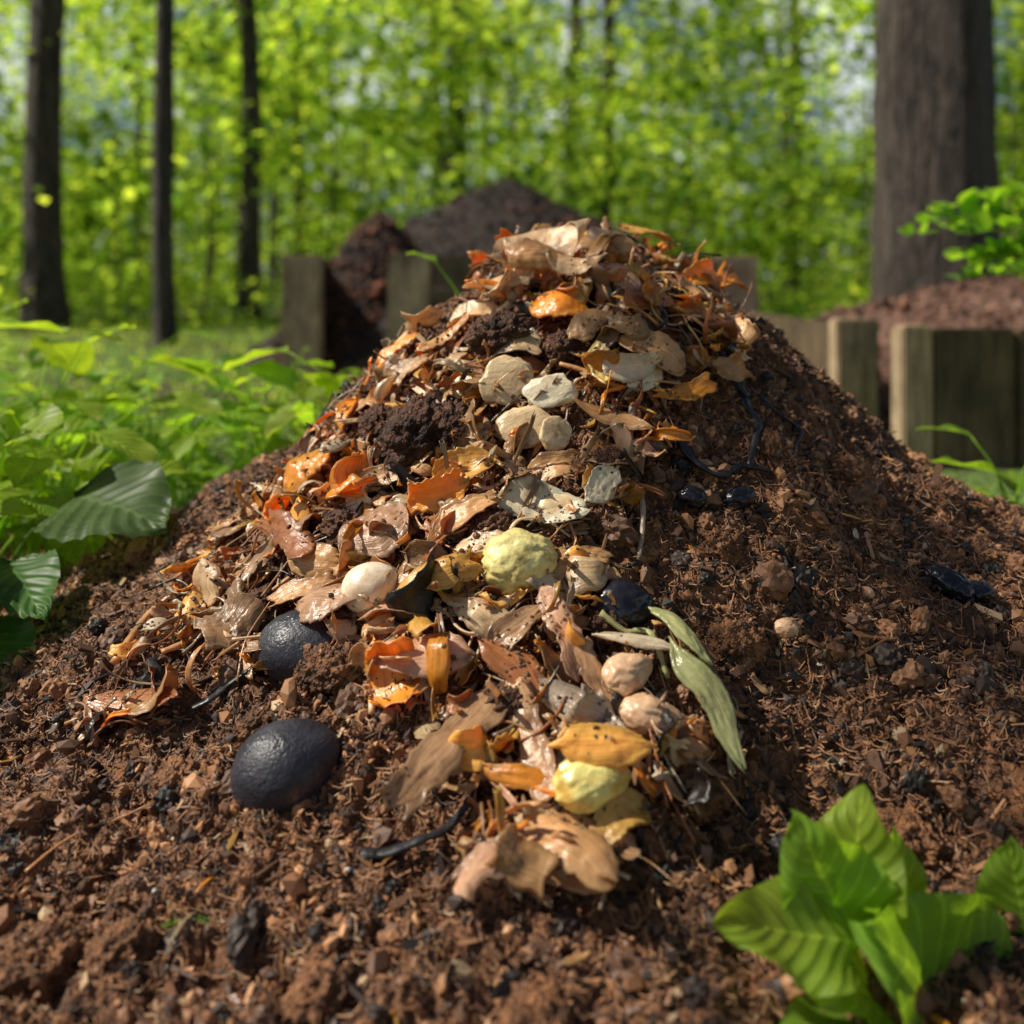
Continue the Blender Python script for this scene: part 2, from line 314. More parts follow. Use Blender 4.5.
# world x,y (metres) on the heap for each large scrap
PP=[(.049,1.474),(.12,1.498),(.193,1.598),(.069,1.378),(.004,1.45),(.14,1.422),(.272,1.518),(.328,1.582),(.265,1.404),(.184,1.328),(.143,1.294),(.111,1.294),(-.046,1.426),(-.081,1.406),(.041,1.444),(.091,1.432),(.039,1.17),(.104,1.178),(.136,1.2),(.058,1.202),(-.249,1.324),(-.194,1.256),(-.205,1.394),(-.081,1.204),(-.148,1.188),(-.135,1.252),(-.266,1.25),(-.309,1.244),(-.083,1.148),(.07,1.106),(-.319,1.158),(-.185,1.136),(-.074,1.098),(-.086,1.046),(-.227,1.164),(-.404,1.094),(-.055,.954),(.024,.954),(.066,.97),(.01,1.008),(.05,1.036),(.048,.86),(-.01,.85),(.017,.924),(.087,.928),(.095,.892),(.069,.876),(.008,1.044),(.176,.984),(.168,1.042),(.124,1.03),(-.049,1.172),(-.104,1.124),(-.014,1.128),(-.358,1.36),(-.398,1.31),(-.22,1.2),(-.112,1.09),(-.034,1.07),(.078,1.0),(-.051,1.22),(.122,1.24),(.218,1.29),(.105,1.345),(.011,1.34),(.179,1.39),(-.122,1.39),(-.149,1.45)]
PIT=[('potato_peel',15,.15,.075,1.6,-1.5,'r','cream',.035,10,5,0),('potato_peel',-20,.12,.07,-1.8,-1.6,'r','tan',.03,0,10,0),('orange_peel',12,.085,.045,-1.2,-1.2,'t','gold',.05,0,10,0),('orange_peel',-30,.085,.055,-1.5,-1.5,'r','orange',.025,10,0,1),('potato_peel',20,.11,.06,1.4,-1.4,'j','cream',.03,-10,0,0),('onion_skin',-35,.1,.05,-1.3,-1.2,'t','pink',.03,0,0,0),('orange_peel',60,.07,.045,-1.6,1.8,'j','orange',.03,30,20,1),('orange_peel',20,.05,.035,-1.2,1.5,'j','orange',.03,20,10,1),('onion_skin',-20,.12,.05,-1,-1.4,'s','red',.012,0,0,0),('onion_skin',-25,.10,.055,-1.1,1.0,'r','tan',.02,10,0,0),('cabbage_leaf_piece',25,.08,.04,.9,.8,'t','pale',.028,20,5,1),('cabbage_leaf_piece',95,.07,.04,.8,.8,'s','yel',.025,0,5,1),('potato_peel',10,.09,.045,-1.1,1.2,'t','cream',.012,0,0,0),('potato_peel',25,.08,.04,1,-1,'j','tan',.012,0,0,0),('potato_peel',0,.10,.05,-1.5,-1,'j','tan',.05,15,0,0),('potato_peel',-10,.09,.05,1.5,-1,'r','cream',.05,-15,0,0),
('oyster_shell',-20,.10,.05,.5,.6,'r','pale',.018,10,0,2),('cabbage_leaf_piece',50,.055,.035,.6,.8,'r','pale',.022,10,0,2),('onion_skin',60,.08,.035,1,1,'s','wood',.012,0,0,0),('onion_skin',0,.08,.04,-1,1,'t','tan',.012,0,0,0),
('orange_peel',25,.08,.066,-1.0,-1.1,'r','orange',.025,15,5,1),('orange_peel',-30,.07,.04,-1.5,1.0,'r','orange',.018,10,0,1),('orange_peel',75,.08,.03,-1,1.4,'s','orange',.018,20,0,1),('orange_peel',10,.07,.05,-.4,2.2,'j','orange',.025,35,0,1),('onion_skin',30,.085,.07,-.7,-.8,'r','pink',.022,5,0,0),('onion_skin',5,.10,.035,.8,1.2,'t','tan',.018,0,0,0),('onion_skin',-35,.13,.045,-.6,-1.0,'j','red',.018,5,0,0),('wood_chip',25,.09,.03,.4,-.5,'j','wood',.014,0,0,0),('onion_skin',60,.09,.025,.5,1.2,'j','tan',.02,0,0,0),('onion_skin',20,.075,.05,-1,-1.2,'r','tan',.015,0,0,0),('bark_piece',40,.07,.06,.5,-.9,'j','wood',.014,15,10,0),('onion_skin',-15,.10,.065,-.5,-.6,'t','pink',.022,5,5,0),('onion_skin',15,.11,.04,-.8,-1.4,'j','gold',.025,5,0,0),('onion_skin',-12,.12,.05,-.6,-.7,'t','pink',.018,0,0,0),('onion_skin',10,.09,.03,-.6,.9,'j','tan',.015,0,0,0),('onion_skin',-12,.13,.035,.7,-.9,'t','red',.01,0,0,0),('wood_chip',48,.145,.045,.3,-.3,'j','wood',.018,10,0,0),('wood_chip',-75,.11,.033,.3,-.3,'j','wood',.02,0,0,0),('wood_chip',-38,.12,.028,.3,-.4,'s','grey',.022,0,0,0),('onion_skin',-45,.1,.035,-.5,-.9,'t','red',.015,0,0,0),('onion_skin',-60,.09,.035,-.7,1.3,'j','pink',.024,10,0,0),('corn_husk',-40,.10,.055,-1,-1.6,'r','tan',.018,0,0,0),('onion_skin',30,.08,.04,-.8,-1.0,'j','pink',.01,0,0,0),('onion_skin',-22,.09,.025,-.7,-1,'s','orange',.015,0,0,0),('lemon_peel',8,.09,.036,-1.1,-1.3,'t','gold',.045,15,0,1),('orange_peel',30,.06,.045,-1.2,1.8,'r','gold',.016,0,0,1),('onion_skin',-15,.08,.045,-1,-1.2,'r','tan',.012,0,0,0),('onion_skin',40,.08,.03,-.6,1,'t','wood',.018,0,0,0),
('corn_husk',-62,.125,.036,-.6,-.8,'s','green',.025,10,0,1),('corn_husk',-50,.08,.028,-.8,-1,'s','green',.03,0,0,1),('corn_husk',-10,.085,.014,-.5,-1,'s','pale',.03,0,0,1),
('onion_skin',15,.09,.04,-.8,1.2,'t','tan',.02,0,0,0),('onion_skin',45,.08,.04,-.8,-1.2,'t','wood',.016,0,0,0),('onion_skin',-10,.09,.035,-.8,1.2,'j','cream',.018,0,0,0),('wood_chip',25,.08,.03,.4,-.5,'j','tan',.012,0,0,0),('wood_chip',35,.09,.022,.4,-.5,'s','wood',.012,0,0,0),('onion_skin',-25,.09,.045,-.8,-1.2,'t','tan',.016,0,0,0),('onion_skin',0,.08,.04,-.8,1.2,'t','pink',.02,0,0,0),('onion_skin',-30,.08,.045,-.8,-1.2,'r','cream',.015,0,0,0),('wood_chip',-70,.07,.022,.4,-.5,'j','wood',.016,0,0,0),('onion_skin',10,.09,.045,-.8,1.4,'t','gold',.015,0,0,0),('onion_skin',-25,.1,.03,.8,-1,'s','tan',.015,0,0,0),('onion_skin',20,.08,.03,.8,1,'j','orange',.014,0,0,0),('potato_peel',40,.08,.05,-1.2,-1.4,'r','tan',.026,0,0,0),('potato_peel',-10,.07,.05,-1.2,1.4,'j','cream',.024,0,0,0),('onion_skin',30,.09,.04,.8,1,'j','red',.024,20,0,0),('onion_skin',30,.07,.04,-.8,1,'j','tan',.016,0,0,0),('onion_skin',40,.07,.035,-.8,-1,'j','orange',.016,0,0,0)]
MM=[M_peel,M_wet,M_flesh]
for (x,y),it in zip(PP,PIT):
    nm,yaw,L,W,k1,k2,o,c,lift,ti,pi,mi=it;b=B()
    G=peelgeo(L,W,k1,k2*.9,o,34,17,random.uniform(-.9,.9),.055)
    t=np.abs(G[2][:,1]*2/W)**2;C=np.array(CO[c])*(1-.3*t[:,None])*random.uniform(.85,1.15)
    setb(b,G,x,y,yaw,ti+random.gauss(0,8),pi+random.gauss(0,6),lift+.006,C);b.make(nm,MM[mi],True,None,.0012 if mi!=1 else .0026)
def ball(name,x,y,yaw,a,lift,mt,disp=.04,fr=2,base=I5,tilt=0,col=(1,1,1),egg=0,flat=0,ridge=0):
    V,F=base;V=V.copy();sd=Vector((random.random()*50,3,7))
    if flat: V[:,2]=np.sign(V[:,2])*np.abs(V[:,2])**flat
    d=np.array([noise.fractal(Vector(v)*fr+sd,1,2,4) for v in V])
    if ridge:
        th=np.arctan2(V[:,1],V[:,2])+.8*np.array([noise.noise(Vector(v)*1.5+sd) for v in V]);d=d+ridge*np.abs(np.sin(th*4+V[:,0]*2))
    V=V*(1+disp*d[:,None]);V[:,1:]*=(1-egg*V[:,0:1])
    V=V*np.array(a);R,N=frame(x,y,yaw,tilt);V=V@np.array(R).T+np.array([x,y,float(HL(x,y))])+np.array(N)*lift
    b=B();b.add(V,F,col,V);return b.make(name,mt)
BP=[(-.217,.98),(-.231,1.11),(.117,1.08),(.269,1.2),(.212,1.185),(.522,1.2),(-.147,1.13),(.114,1.0),(.132,.965),(.009,1.11),(.074,.915),(.299,1.09),(.558,1.2),(.408,1.15)]
BIT=[('avocado',15,(.056,.045,.043),.010,M_avo,.02,1.2,.1),('avocado',-15,(.052,.040,.034),.010,M_avo,.04,1.5,.1),('plum',0,(.034,.028,.024),.014,M_plum,.1,1.6,0),('plum',20,(.022,.014,.012),.014,M_plum,.15,2,0),('plum',-20,(.017,.013,.012),.012,M_plum,.15,2,0),('plum',-40,(.03,.019,.016),.014,M_plum,.15,2,0),('egg_shell',10,(.033,.028,.025),.032,M_shell,.03,1.5,.12),('nut_shell',35,(.028,.019,.017),.028,M_nut,.07,2,.35),('nut_shell',-10,(.032,.018,.016),.022,M_nut,.10,1.6,.25),('onion_bulb',10,(.041,.034,.029),.026,M_arti,.11,1.8,.1),('lemon_half',10,(.034,.022,.02),.038,M_lemon,.10,1.8,.25),('walnut',0,(.015,.012,.012),.006,M_nut,.08,3,0),('plum',20,(.022,.015,.012),.012,M_plum,.15,2,0),('walnut',0,(.009,.008,.007),.004,M_nut,.08,3,0)]
for (x,y),it in zip(BP,BIT):
    ball(it[0],x,y,it[1],it[2],it[3],it[4],it[5],it[6],egg=it[7],ridge=.55 if it[0] in('onion_bulb','lemon_half') else (.5 if it[0]=='nut_shell' else 0))
SP=[(0,1.3),(.053,1.275),(.02,1.25),(.059,1.23),(.109,1.178),(-.017,1.38),(.167,1.295),(.056,1.165),(-.056,1.32)]
SIT=[(25,(.037,.029,.0045),30,'cream',.034),(0,(.033,.021,.0045),25,'pale',.03),(0,(.034,.026,.0045),20,'cream',.024),(60,(.022,.02,.0045),35,'cream',.032),(50,(.02,.014,.004),20,'pale',.028),(0,(.04,.026,.005),10,'cream',.02),(30,(.028,.016,.004),20,'pale',.024),(0,(.022,.014,.004),10,'cream',.026),(0,(.02,.016,.004),10,'cream',.02)]
for (x,y),it in zip(SP,SIT): ball('squash_slice',x,y,it[0],it[1],it[4],M_flesh,.22,1.3,I4,it[2],CO[it[3]],flat=.5)
CP=[(-.01,1.36),(-.112,1.285),(-.067,1.275),(-.196,1.07),(-.173,1.06),(.046,.945),(-.337,1.01),(.24,1.15),(.102,1.155),(-.185,1.01),(.094,.865),(.245,1.07),(-.464,1.12),(-.038,1.18),(-.334,1.22),(.176,.93),(.032,1.13),(.172,1.24),(-.394,.83),(-.327,.83),(.5,.95),(.36,.92),(.62,1.05),(-.15,.78),(.02,.74),(-.6,1.0),(.45,1.32),(.33,1.28),(-.22,1.1),(-.26,1.04),(.07,1.33),(-.17,1.34),(.17,1.35),(-.02,1.15),(.10,1.06),(-.2,1.22),(.0,.99),(.22,1.44),(-.29,1.18),(.12,1.2)]
CIT=[(.040,.036),(.05,.028),(.032,.026),(.032,.014),(.03,.014),(.02,.01),(.03,.0),(.03,.0),(.02,.01),(.02,0),(.022,.0),(.03,.0),(.03,0),(.022,.012),(.025,.01),(.03,0),(.02,.01),(.025,.01),(.04,.0),(.03,0),(.045,0),(.035,0),(.04,0),(.03,0),(.03,0),(.03,0),(.035,0),(.025,0),(.025,.014),(.022,.01),(.026,.022),(.03,.02),(.028,.022),(.028,.018),(.024,.014),(.028,.018),(.026,.016),(.032,.016),(.028,.014),(.026,.02)]
b=B()
for i,((x,y),(r,l)) in enumerate(zip(CP,CIT)):
    V,F=I5;V=V.copy();sd=Vector((i*9.1,2,5))
    d=np.array([noise.fractal(Vector(v)*3+sd,.8,2.2,5)*.32+noise.noise(Vector(v)*14+sd)*.12 for v in V])
    R,N=frame(x,y,i*50);V=V*(1+d[:,None])*np.array((r,r*.8,r*.65));V=V@np.array(R).T+np.array([x,y,float(HL(x,y))])+np.array(N)*l
    cc=(.5,.45,.45) if i in(0,1,2) or i>=30 else (1.1,1.1,1.0);b.add(V,F,cc);reg(V,F)
b.make('soil_clods',M_soil)
TP=[[(-.405,1.15),(-.349,1.19),(-.254,1.19)],[(-.467,1.17),(-.455,1.25),(-.391,1.31)],[(.149,1.235),(.151,1.165),(.141,1.11)],[(-.141,1.0),(-.145,1.03),(-.116,1.045)],[(-.038,1.12),(.009,1.13),(.066,1.13)],[(.176,1.37),(.24,1.42),(.282,1.36),(.311,1.31)],[(.304,1.34),(.32,1.3),(.292,1.23)],[(-.134,.89),(-.082,.89),(-.032,.93)],[(.439,1.22),(.432,1.19)],[(-.036,.955),(.007,.925),(.04,.895)],[(-.44,.9),(-.408,.95),(-.348,.97)],[(.334,1.34),(.385,1.33),(.358,1.26)],[(.062,1.29),(.137,1.265),(.231,1.29)],[(-.418,1.15),(-.398,1.11),(-.393,1.08)],[(-.346,1.07),(-.309,1.09),(-.268,1.1)],[(.092,1.035),(.132,1.03),(.156,.995)],[(-.143,1.215),(-.202,1.24),(-.264,1.3)],[(.209,1.24),(.255,1.22),(.322,1.24)],[(-.379,1.21),(-.319,1.26),(-.233,1.21)],[(-.077,1.065),(-.034,1.05),(.008,.995)]]
TIT=[('plant_stem',.005,.003,'tan',.02),('plant_stem',.005,.004,'tan',.016),('plant_stem',.004,.0025,'grey',.03),('plant_stem',.004,.003,'cream',.02),('plant_stem',.003,.002,'pale',.03),('banana_peel_strip',.010,.006,'dark',.02),('banana_peel_strip',.007,.004,'dark',.014),('banana_peel_strip',.009,.004,'dark',.008),('dry_twig',.003,.002,'wood',.015),('plant_stem',.002,.001,'tan',.02),('dry_twig',.0015,.001,'tan',.012),('banana_peel_strip',.005,.002,'dark',.01),('plant_stem',.0045,.0025,'tan',.03),('banana_peel_strip',.008,.004,'dark',.016),('banana_peel_strip',.006,.004,'dark',.014),('plant_stem',.005,.003,'green',.035),('plant_stem',.005,.004,'wood',.025),('banana_peel_strip',.01,.006,'dark',.01),('plant_stem',.004,.003,'tan',.024),('dry_twig',.003,.003,'dark',.022)]
M_dark=skinmat('black_peel',(.02,.019,.022),.3,.002,60)
for q,it in zip(TP,TIT):
    P=[]
    for i,(x,y) in enumerate(q):
        P.append((x,y,float(HL(x,y))+it[4]*(1+.4*math.sin(i*2+x*9))))
        if i<len(q)-1: x2_,y2_=(x+q[i+1][0])/2+random.uniform(-.008,.008),(y+q[i+1][1])/2+random.uniform(-.008,.008);P.append((x2_,y2_,float(HL(x2_,y2_))+it[4]*random.uniform(.7,1.3)))
    b=B();tube(b,P,it[1],it[2],CO[it[3]],6,8,.45 if it[3]=='dark' else .7,.2);b.make(it[0],M_dark if it[3]=='dark' else M_peel)
POLW=[(-.035,1.62),(.21,1.65),(.345,1.55),(.315,1.375),(.244,1.29),(.168,1.21),(.116,1.12),(.188,1.05),(.204,.955),(.127,.885),(.083,.845),(-.019,.84),(-.075,.905),(-.115,1.02),(-.199,1.09),(-.345,1.1),(-.443,1.07),(-.47,1.12),(-.43,1.25),(-.39,1.38),(-.29,1.36),(-.26,1.48),(-.17,1.48)]
def inpoly(x,y,P):
    r=np.zeros(len(x),bool);j=len(P)-1
    for i in range(len(P)):
        (xi,yi),(xj,yj)=P[i],P[j];r^=((yi>y)!=(yj>y))&(x<(xj-xi)*(y-yi)/(yj-yi+1e-12)+xi);j=i
    return r
x,y=pts(14000,-.8,.5,.7,1.75);k=inpoly(x,y,POLW)&(vn(x*14,y*14,66)>.32);x=x[k];y=y[k]
b=B();cn=['cream','tan','orange','pink','red','wood','pale','grey','gold','dark'];pw=[.15,.2,.15,.07,.13,.12,.07,.02,.10,.07]
for i in range(min(len(x),1200)):
    if i%5<2: L=random.uniform(.03,.085);W=random.uniform(.003,.011);k1=random.uniform(-3,3);o='j'
    else: L=random.uniform(.015,.055)*(1 if i%5>2 else 1.4);W=L*random.choice([.25,.4,.6,.8]);k1=random.uniform(-2.8,2.8);o=random.choice('rrttsjj')
    c=np.array(CO[random.choices(cn,pw)[0]])*random.uniform(.5,1.1)
    G=peelgeo(L,W,k1,random.uniform(-1.6,2.6),o,12,7,random.uniform(-1.8,1.8),.08)
    top=max(0,1-math.hypot(x[i]-AX,y[i]-AY)/.35)
    setb(b,G,x[i],y[i],random.uniform(0,360),random.gauss(0,34),random.gauss(0,32),random.uniform(-.002,.024)+top*random.uniform(0,.035),c)
b.make('vegetable_scraps',M_peel,True,None,.001)
x,y=pts(2500,-.75,.45,.75,1.72);k=inpoly(x,y,POLW);x=x[k][:280];y=y[k][:280];b=B()
for i in range(len(x)):
    a=random.uniform(0,6.28);L=random.uniform(.02,.06);l0=random.uniform(.008,.034);P=[]
    for t in(-1,-.4,.3,1):
        a+=random.uniform(-.4,.4);xx=x[i]+math.cos(a)*L*t;yy=y[i]+math.sin(a)*L*t;P.append((xx,yy,float(HL(xx,yy))+l0+random.uniform(-.004,.012)))
    r=random.uniform(.0006,.0022);tube(b,P,r,r*.6,np.array(CO[random.choice(['tan','wood','pale','dark','grey','red'])])*random.uniform(.5,1),4,5)
b.make('straw',M_peel)
x2,y2=pts(2500,-1.0,1.0,.6,1.75);b=B()
for i in range(420):
    L=random.uniform(.008,.03);c=np.array(CO[random.choices(cn,pw)[0]])*random.uniform(.35,.8);G=peelgeo(L,L*random.uniform(.15,.5),random.uniform(-1,1),random.uniform(-1,1),random.choice('rtsj'),6,4)
    setb(b,G,x2[i],y2[i],random.uniform(0,360),random.gauss(0,15),0,.006,c,False)
b.make('leaf_litter',M_peel,True,None,.001)
bvh=BVHTree.FromPolygons(SCV,SCF);x,y=pts(34000,-.6,.6,.75,1.75);k=vn(x*17,y*17,61)*.6+vn(x*45,y*45,62)*.4>.56;x=x[k];y=y[k];P=[];
for a_,b_ in zip(x,y):
    h=bvh.ray_cast(Vector((a_,b_,2)),Vector((0,0,-1)))
    if h[0] is not None and h[0].z>HL(a_,b_)-.01 and abs(h[1].z)>.35: P.append(h[0][:])
P=np.array(P);s=np.clip(rng.lognormal(math.log(.0016),.5,len(P)),.0007,.005);P[:,2]+=s*.3
b=B();crumbs(b,P,s,SOILC[rng.choice(7,len(P),p=[.32,.3,.10,.12,.02,.12,.02])]*rng.uniform(.6,1.1,(len(P),1)));b.make('loose_soil',M_crumb,False)
# ---------- plants ----------
def bigleaf(b,base,tip,nh,wr,col,fold=.25,droop=.12,wave=.03,nu=16,nv=11,shape=.75,pleat=.0):
    base=np.array(base,float);tip=np.array(tip,float);D=tip-base;L=np.linalg.norm(D);T=D/L;N=np.array(nh,float);N-=T*(N@T);N/=np.linalg.norm(N);S=np.cross(N,T)
    u=np.linspace(0,1,nu)[:,None]+np.zeros((1,nv));v=np.linspace(-1,1,nv)[None]+np.zeros((nu,1));sd=random.uniform(0,50)
    w=np.sin(np.pi*np.clip(u,0,1)**shape)**.68*wr*L*.5*(1-.15*u);s=v*w
    z=np.abs(v)*w*fold-droop*L*(u-.0)**2*1.2+droop*L*1.2*u+wave*L*np.sin(u*13+sd+v*1.5)*np.abs(v)**1.5+wave*L*2*fbm(u*2+sd,v+sd,2,5)
    z=z+pleat*L*np.cos((u-.3*np.abs(v))*8*2*np.pi)*np.abs(v)**.5
    V=base+T*(u*L)[...,None]+S*s[...,None]+N*z[...,None]
    b.add(V.reshape(-1,3),gridF(nu,nv),np.array(col)*random.uniform(.85,1.15),np.stack([u,v,0*u],-1).reshape(-1,3))
GR=(.16,.33,.04);GB=(.26,.45,.055);GD=(.08,.18,.045);GY=(.33,.47,.055)
def plant(b,x,y,z,n,h,Lr,wr,col,spread=.6,nu=9,nv=7,pleat=.008):
    for i in range(n):
        az=i*2.4+random.uniform(-.4,.4);hh=h*random.uniform(.4,1);R=h*spread*random.uniform(.3,1);d=np.array([math.cos(az),math.sin(az),0]);p0=np.array([x,y,z]);p2=p0+d*R+np.array([0,0,hh])
        p1=p0+d*R*.35+np.array([0,0,hh*.65]);tube(b,[p0,p1,p2],.003,.0015,np.array(col)*.8,4,5)
        L=random.uniform(*Lr);tp=p2+d*L*.85+np.array([0,0,L*random.uniform(-.55,.15)]);tp+=rng.normal(size=3)*L*.15
        bigleaf(b,p2,tp,(random.uniform(-.3,.3),random.uniform(-.3,.3),1),wr*random.uniform(.85,1.15),np.array(col)*random.uniform(.75,1.1),.2,.15,.03,nu,nv,.75,pleat)
b=B();Z0=float(HL(.33,.86));C0=(.34,.87,Z0-.02)
for bs,tp,nh,wr,cl in [((.275,.80,.075),(.290,.82,.185),(-.6,-.7,.35),.85,GY),((.27,.79,.08),(.222,.79,.178),(-.3,-.75,.6),.9,GB),((.262,.77,.085),(.152,.75,.118),(0,-.6,.8),.75,GY),((.37,.80,.0),(.262,.76,.11),(.1,-.8,.6),1.05,GB),((.29,.78,.03),(.205,.74,.085),(-.1,-.5,.9),.7,GY),((.31,.77,.01),(.185,.71,.045),(-.1,-.3,.95),.75,GB),((.31,.82,.05),(.32,.84,.14),(.3,-.8,.4),.8,GB),((.33,.78,.0),(.30,.68,.03),(0,-.2,1),.8,GR),((.36,.80,.02),(.40,.76,-.02),(.1,-.5,.9),.8,GB),((.30,.80,.08),(.255,.80,.15),(.2,-.9,.2),.9,GY)]:
    bigleaf(b,bs,tp,nh,wr,cl,.22,.2,.06,28,19,.6,.008);tube(b,[C0,((C0[0]+bs[0])/2,(C0[1]+bs[1])/2-.01,(C0[2]+bs[2])/2+.01),bs],.004,.0025,GB,6,7)
b.make('broadleaf_plant',M_leaf)
b=B();C0=(.46,.88,float(HL(.46,.88))-.02)
for bs,tp,nh,wr,cl in [((.43,.83,.05),(.41,.82,.14),(-.5,-.7,.4),.8,GB),((.45,.82,.03),(.43,.76,.06),(-.2,-.5,.9),.7,GR)]:
    bigleaf(b,bs,tp,nh,wr,cl,.2,.14,.05,20,13,.7,.012);tube(b,[C0,((C0[0]+bs[0])/2,C0[1]-.01,(C0[2]+bs[2])/2),bs],.004,.0025,GB,5,7)
b.make('broadleaf_plant',M_leaf)
def hx(x,y): return float(max(HL(x,y),GZ(np.array([x]),np.array([y]))[0]))
b=B();random.seed(5);C0=np.array((-.85,1.6,hx(-.85,1.6)-.02))
for bs,tp,nh,wr,cl in [((-.68,1.55,.26),(-.50,1.44,.24),(.25,-.6,.75),1.0,(.10,.17,.06)),((-.72,1.42,.2),(-.60,1.28,.16),(0,-.4,.9),.6,GD),((-.8,1.35,.2),(-.64,1.2,.14),(0,-.4,.9),.55,GD),((-.72,1.35,.13),(-.60,1.22,.07),(.1,-.5,.8),.6,GD),((-.9,1.5,.3),(-1.0,1.35,.31),(0,-.4,.9),.8,GR),((-.84,1.65,.33),(-.7,1.55,.37),(0,-.5,.8),.8,GY),((-.8,1.4,.3),(-.95,1.25,.27),(0,-.3,.9),.8,(.10,.19,.06))]:
    bigleaf(b,bs,tp,nh,wr,cl,.12,.15,.03,24,15,.62,.016);m_=(C0+np.array(bs))/2+np.array([0,0,.04]);tube(b,[C0,m_,bs],.005,.003,cl,6,7)
b.make('squash_plant',M_leaf)
random.seed(11)
for (x,y,n,h,Lr,wr,cl,sp) in [(-.95,1.95,20,.50,(.13,.20),.66,GY,.5),(-.78,2.15,16,.42,(.12,.18),.66,GB,.6),(-.55,2.3,16,.36,(.11,.17),.75,GB,.6),(-.30,2.0,14,.20,(.10,.15),.75,GY,.9),(-.06,2.05,8,.30,(.07,.11),.75,GB,.5),(.98,1.95,9,.22,(.1,.15),.6,GB,.5),(-1.2,1.9,20,.52,(.13,.19),.66,GY,.5),(-1.0,1.6,14,.36,(.10,.16),.6,GY,.6),(-1.1,2.5,16,.5,(.1,.17),.6,GB,.6),(-.8,1.75,14,.32,(.10,.15),.7,GY,.6),(-.42,2.15,14,.26,(.08,.13),.8,GY,.8),(-1.35,2.2,20,.62,(.12,.18),.62,GY,.5)]:
    b=B();plant(b,x,y,hx(x,y)-.02,n,h,Lr,wr,cl,sp,12,9);b.make('leafy_plant',M_leaf)
b=B();random.seed(21)
for i in range(70):
    x=random.uniform(-2.6,-.55);y=random.uniform(1.55,3.6)
    if x>-.75 and y<1.95: continue
    plant(b,x,y,hx(x,y)-.02,random.randint(8,15),random.uniform(.16,.42),(.05,.11),random.uniform(.5,.75),random.choice([GR,GB,GY,GB]),.7,6,5)
for i in range(14):
    x=random.uniform(-.6,.1);y=random.uniform(2.5,3.6);plant(b,x,y,hx(x,y)-.02,12,random.uniform(.2,.4),(.05,.11),.6,random.choice([GR,GB,GY]),.7,6,5)
for i in range(34):
    x=random.uniform(-1.3,-.66);y=random.uniform(1.05,1.55);plant(b,x,y,hx(x,y)-.02,7,random.uniform(.06,.18),(.03,.07),.5,random.choice([GR,GD,GR]),.7,6,5)
b.make('undergrowth',M_leaf)
b=B();random.seed(31)
for i in range(8):
    x=random.uniform(1.75,2.1);y=random.uniform(2.85,3.05);h=random.uniform(.55,.86);e_=random.uniform(1.1,1.4)
    P=catmull([(x,y,0),(x-.05,y,h*.8),((x+e_)/2,y-.03,h),(e_,y-.05,h*.95)],9);tube(b,P[::4],.005,.002,GR,3,5)
    for j in range(9,len(P)):
        for sg in(-1,1):
            d=np.array([random.uniform(-.6,.3),sg*random.uniform(.2,1),random.uniform(-.1,.6)]);d/=np.linalg.norm(d);bigleaf(b,P[j],P[j]+d*random.uniform(.05,.095),(0,-.3,1),.65,random.choice([GR,GB]),.15,.1,.02,7,5)
b.make('bramble_shrub',M_leaf)
b=B();random.seed(3)
for x,y in [(-.28,.86),(-.95,1.0),(.5,.9)]: plant(b,x,y,float(H(x,y))-.003,5,.014,(.012,.02),.5,GR,1.0,6,5)
b.make('seedling',M_leaf)
